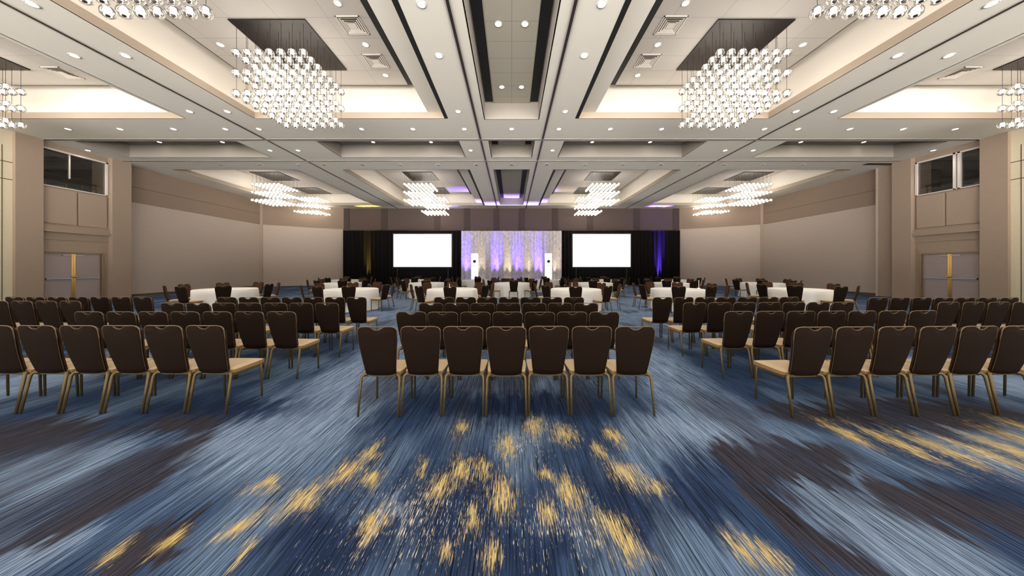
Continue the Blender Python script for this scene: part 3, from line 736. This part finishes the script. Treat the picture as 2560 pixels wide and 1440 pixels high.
for ti, (D, xsx) in enumerate(tiers):
    for k, px in enumerate(xsx):
        x = (px - 1279) / 755 * D
        t = thing('round_table', 'round banquet table under floor-length white cloth, %s from left, %s table row' % (ORD[k], TIER[ti]), 'table', (x, D, 0), 0, 'round banquet tables')
        link('tablecloth', cloths[tk % 4], t); link('tabletop', topm, t); link('pedestal', basem, t); tk += 1
        for (a, nm) in POS:
            if ti == 2 and a in (136, -136): continue
            ar = math.radians(a + jit(5)) - math.atan2(x, D); rr = 1.30 + jit(.05)
            cx, cyy = x + rr * math.sin(ar), D - rr * math.cos(ar)
            rz = ar + jit(.08)
            chair(cx, cyy, rz, 'brown banquet chair, %s of %s table from left, %s table row' % (nm, ORD[k], TIER[ti]), 'banquet chairs around the round tables')
# slim stands on three tables
for (px, D, h, l) in ((1747, 11.5, .32, 'slim white table stand on fifth table, nearest table row'), (1430, 11.9, .2, 'slim white table stand on fourth table, nearest table row'), (1124, 11.8, .16, 'slim white table stand on third table, nearest table row')):
    t = thing('table_stand', l, 'table stand', ((px - 1279) / 755 * D, D, .766))
    MB().lathe([(.001, 0), (.05, 0), (.05, .012), (.001, .014)], 12).build('base', M['tower'], t)
    MB().tube([(0, 0, .01), (0, 0, h)], .012, 8).build('stem', M['cloth'], t)

# ------------------------------------------------------------------ stage, drapes, screens, backdrop
def pleated(x0, x1, y, z0, z1, amp, pitch):
    q = MB(); n = int((x1 - x0) / pitch * 6); nz = 2
    for j in range(nz + 1):
        for i in range(n + 1):
            x = x0 + (x1 - x0) * i / n; q.v.append((x, y + amp * math.sin(2 * PI * (x - x0) / pitch) + amp * .4 * math.sin(2 * PI * x / pitch / 2.7), z0 + (z1 - z0) * j / nz))
    for j in range(nz):
        for i in range(n): a = j * (n + 1) + i; q.f.append((a, a + 1, a + n + 2, a + n + 1)); q.m.append(0)
    return q
YD = 26.95
def tx(px, D): return (px - 1279) / 755 * D
def tz(py, D): return 1.55 + (669.5 - py) / 755 * D
def pd(name, label, x0, x1, y, z1, m, amp=.06, pitch=.32, z0=.01):
    t = thing(name, label, 'curtain', ((x0 + x1) / 2, y, 0))
    q = pleated(x0 - (x0 + x1) / 2, x1 - (x0 + x1) / 2, 0, z0, z1, amp, pitch); o = q.build('fabric', m, t, smooth=True)
    r = MB().tube([(x0 - (x0 + x1) / 2, 0, z1 + .02), (x1 - (x0 + x1) / 2, 0, z1 + .02)], .025, 8); r.build('top_rail', M['cap'], t)
    for px in (x0, (x0 + x1) / 2, x1):
        u = MB().tube([(px - (x0 + x1) / 2, .13, 0), (px - (x0 + x1) / 2, .13, z1 + .02)], .025, 8); u.box(px - (x0 + x1) / 2 - .2, px - (x0 + x1) / 2 + .2, 0, .26, 0, .01); u.build('upright', M['cap'], t)
    return t
ztop = tz(577, YD)
pd('stage_drape', 'tall black velour drape behind the left projection screen', tx(858, YD), tx(1153, YD), YD, ztop, M['drape'])
pd('stage_drape', 'tall black velour drape behind the right projection screen', tx(1404, YD), tx(1701, YD), YD, ztop, M['drape'])
# sequin backdrop
bk = bpy.data.materials.new('silver_sequin_fabric'); bk.use_nodes = True; nt = bk.node_tree; b = nt.nodes['Principled BSDF']
b.inputs['Roughness'].default_value = .5; b.inputs['Metallic'].default_value = .15
v = nt.nodes.new('ShaderNodeTexNoise'); v.inputs['Scale'].default_value = 9; v.inputs['Detail'].default_value = 4
tc = nt.nodes.new('ShaderNodeTexCoord'); mp = nt.nodes.new('ShaderNodeMapping'); mp.inputs['Scale'].default_value = (1.6, 1, .5)
nt.links.new(tc.outputs['Object'], mp.inputs[0]); nt.links.new(mp.outputs[0], v.inputs['Vector'])
cr = nt.nodes.new('ShaderNodeValToRGB'); cr.color_ramp.elements[0].position = .35; cr.color_ramp.elements[0].color = rgb(152, 145, 146); cr.color_ramp.elements[1].position = .65; cr.color_ramp.elements[1].color = rgb(190, 184, 184)
nt.links.new(v.outputs['Fac'], cr.inputs[0]); nt.links.new(cr.outputs[0], b.inputs['Base Color'])
M['sequin'] = bk
YS = 26.3
pd('sequin_backdrop', 'silver sequin stage backdrop washed with purple and cream uplights', tx(1153, YS), tx(1404, YS), YS, tz(577, YS), M['sequin'], .05, .55, .3)
# stage deck
st = thing('stage_deck', 'low black stage platform below the sequin backdrop', 'stage', (0, 25.2, 0))
MB().box(-4.3, 4.4, -1.2, .95, .36, .42).build('deck', M['stagetop'], st)
MB().box(-4.25, 4.35, -1.17, -1.14, 0, .36).build('skirt', M['drape'], st)
for i in range(5):
    for j in (0, 1): MB().box(-4.1 + 2.05 * i, -4.04 + 2.05 * i, -1.0 + 1.7 * j, -.94 + 1.7 * j, 0, .36).build('leg', M['cap'], st)
YP = 25.6
def screen(px0, px1, label):
    x0, x1 = tx(px0, YP), tx(px1, YP); z0, z1 = tz(667, YP), tz(585.5, YP); cx = (x0 + x1) / 2
    t = thing('projection_screen', label, 'screen', (cx, YP, 0)); hw = (x1 - x0) / 2
    MB().box(-hw, hw, -.01, .0, z0, z1).build('screen_surface', M['screen'], t)
    f = MB(); e = .09
    f.box(-hw - e, hw + e, -.005, .04, z1, z1 + e); f.box(-hw - e, hw + e, -.005, .04, z0 - e, z0); f.box(-hw - e, -hw, -.005, .04, z0, z1); f.box(hw, hw + e, -.005, .04, z0, z1)
    f.build('frame', M['scrframe'], t)
    for sx in (-1, 1):
        l = MB(); l.box(sx * (hw - .3) - .03, sx * (hw - .3) + .03, .04, .1, 0, z0); l.box(sx * (hw - .3) - .03, sx * (hw - .3) + .03, -.6, .6, 0, .05); l.build('leg', M['scrframe'], t)
screen(984, 1128.5, 'bright white projection screen left of the stage backdrop')
screen(1432, 1576, 'bright white projection screen right of the stage backdrop')
# lit white towers on stage
for (a, b_, l) in ((1178, 1194.5, 'tall lit white tower with dark round emblem, left on stage'), (1363, 1380, 'tall lit white tower with dark round emblem, right on stage')):
    x0, x1 = tx(a, 25.0), tx(b_, 25.0); cx = (x0 + x1) / 2; hw = (x1 - x0) / 2
    t = thing('display_tower', l, 'display tower', (cx, 25.0, .42)); zt = tz(633.5, 25.0) - .42
    MB().box(-hw, hw, 0, .3, .0, zt).build('panel', M['tower'], t)
    ze = tz(653.5, 25.0) - .42
    e = disc(.13, 0, 20); e.v = [(x, -.006, ze + y) for x, y, z in e.v]; e.f = [tuple(reversed(e.f[0]))]; e.build('emblem', M['ink'], t)
    MB().box(-.12, .12, -.006, -.001, ze - .34, ze - .30).build('emblem_line', M['greyink'], t)
# stage monitors
for px, l in ((1260, 'small black wedge speaker on the stage front, left one'), (1299, 'small black wedge speaker on the stage front, right one')):
    t = thing('stage_monitor', l, 'speaker', (tx(px, 24.3), 24.3, .42))
    q = MB(); q.v = [(-.22, -.15, 0), (.22, -.15, 0), (.22, .15, 0), (-.22, .15, 0), (-.22, -.05, .28), (.22, -.05, .28), (.22, .15, .24), (-.22, .15, .24)]
    q.f = [(0, 3, 2, 1), (4, 5, 6, 7), (0, 1, 5, 4), (1, 2, 6, 5), (2, 3, 7, 6), (3, 0, 4, 7)]; q.m = [0] * 6; q.build('cabinet', M['plant'], t)
    q = MB().quad((-.19, -.142, .03), (.19, -.142, .03), (.19, -.066, .25), (-.19, -.066, .25)); q.v = [(a, b2 - .008, c2) for a, b2, c2 in q.v]; q.build('grille', M['cap'], t)
# uplights
def uplight(x, y, z, col, e, label, tilt=2.2, spread=30, wd=.66):
    t = thing('uplight', label, 'stage light', (x, y, z))
    MB().box(-wd / 2 - .03, wd / 2 + .03, -.06, .06, .0, .10).build('housing', M['plant'], t)
    mm = mat('uplight_lens', (*col, 1), .3, emis=(*col, 1), estr=6)
    MB().box(-wd / 2, wd / 2, -.045, .045, .10, .105).build('lens', mm, t)
    l = bpy.data.lights.new('uplight_beam', 'AREA'); l.shape = 'RECTANGLE'; l.size = wd; l.size_y = .06; l.energy = e; l.color = col; l.spread = math.radians(spread)
    o = bpy.data.objects.new('uplight_beam', l); COL.objects.link(o); o.location = (x, y, z + .11); o.rotation_euler = (math.radians(180 - tilt), 0, 0)
PUR = (.19, .11, 1.0); CRM = (1.0, .84, .55)
for k, (px, c_, e) in enumerate(((1165, PUR, 84), (1201, CRM, 15), (1240, PUR, 92), (1270, CRM, 18), (1295, PUR, 78), (1322, CRM, 15), (1347, PUR, 88), (1390, CRM, 15))):
    uplight(tx(px, 26.06), 26.06, .42, c_, e, '%s stage uplight, %s from left along the backdrop foot' % ('purple' if c_ is PUR else 'cream', ORD[k]))
uplight(tx(918, 26.72), 26.72, 0, (1, .72, .12), 36, 'yellow uplight at the foot of the left black drape', 3, 20, .3)
uplight(tx(1650, 26.72), 26.72, 0, (.12, .05, 1.0), 330, 'blue uplight at the foot of the right black drape', 3, 20, .3)

for l in bpy.data.lights:
    l.cycles.use_multiple_importance_sampling = False; l.cycles.max_bounces = 3
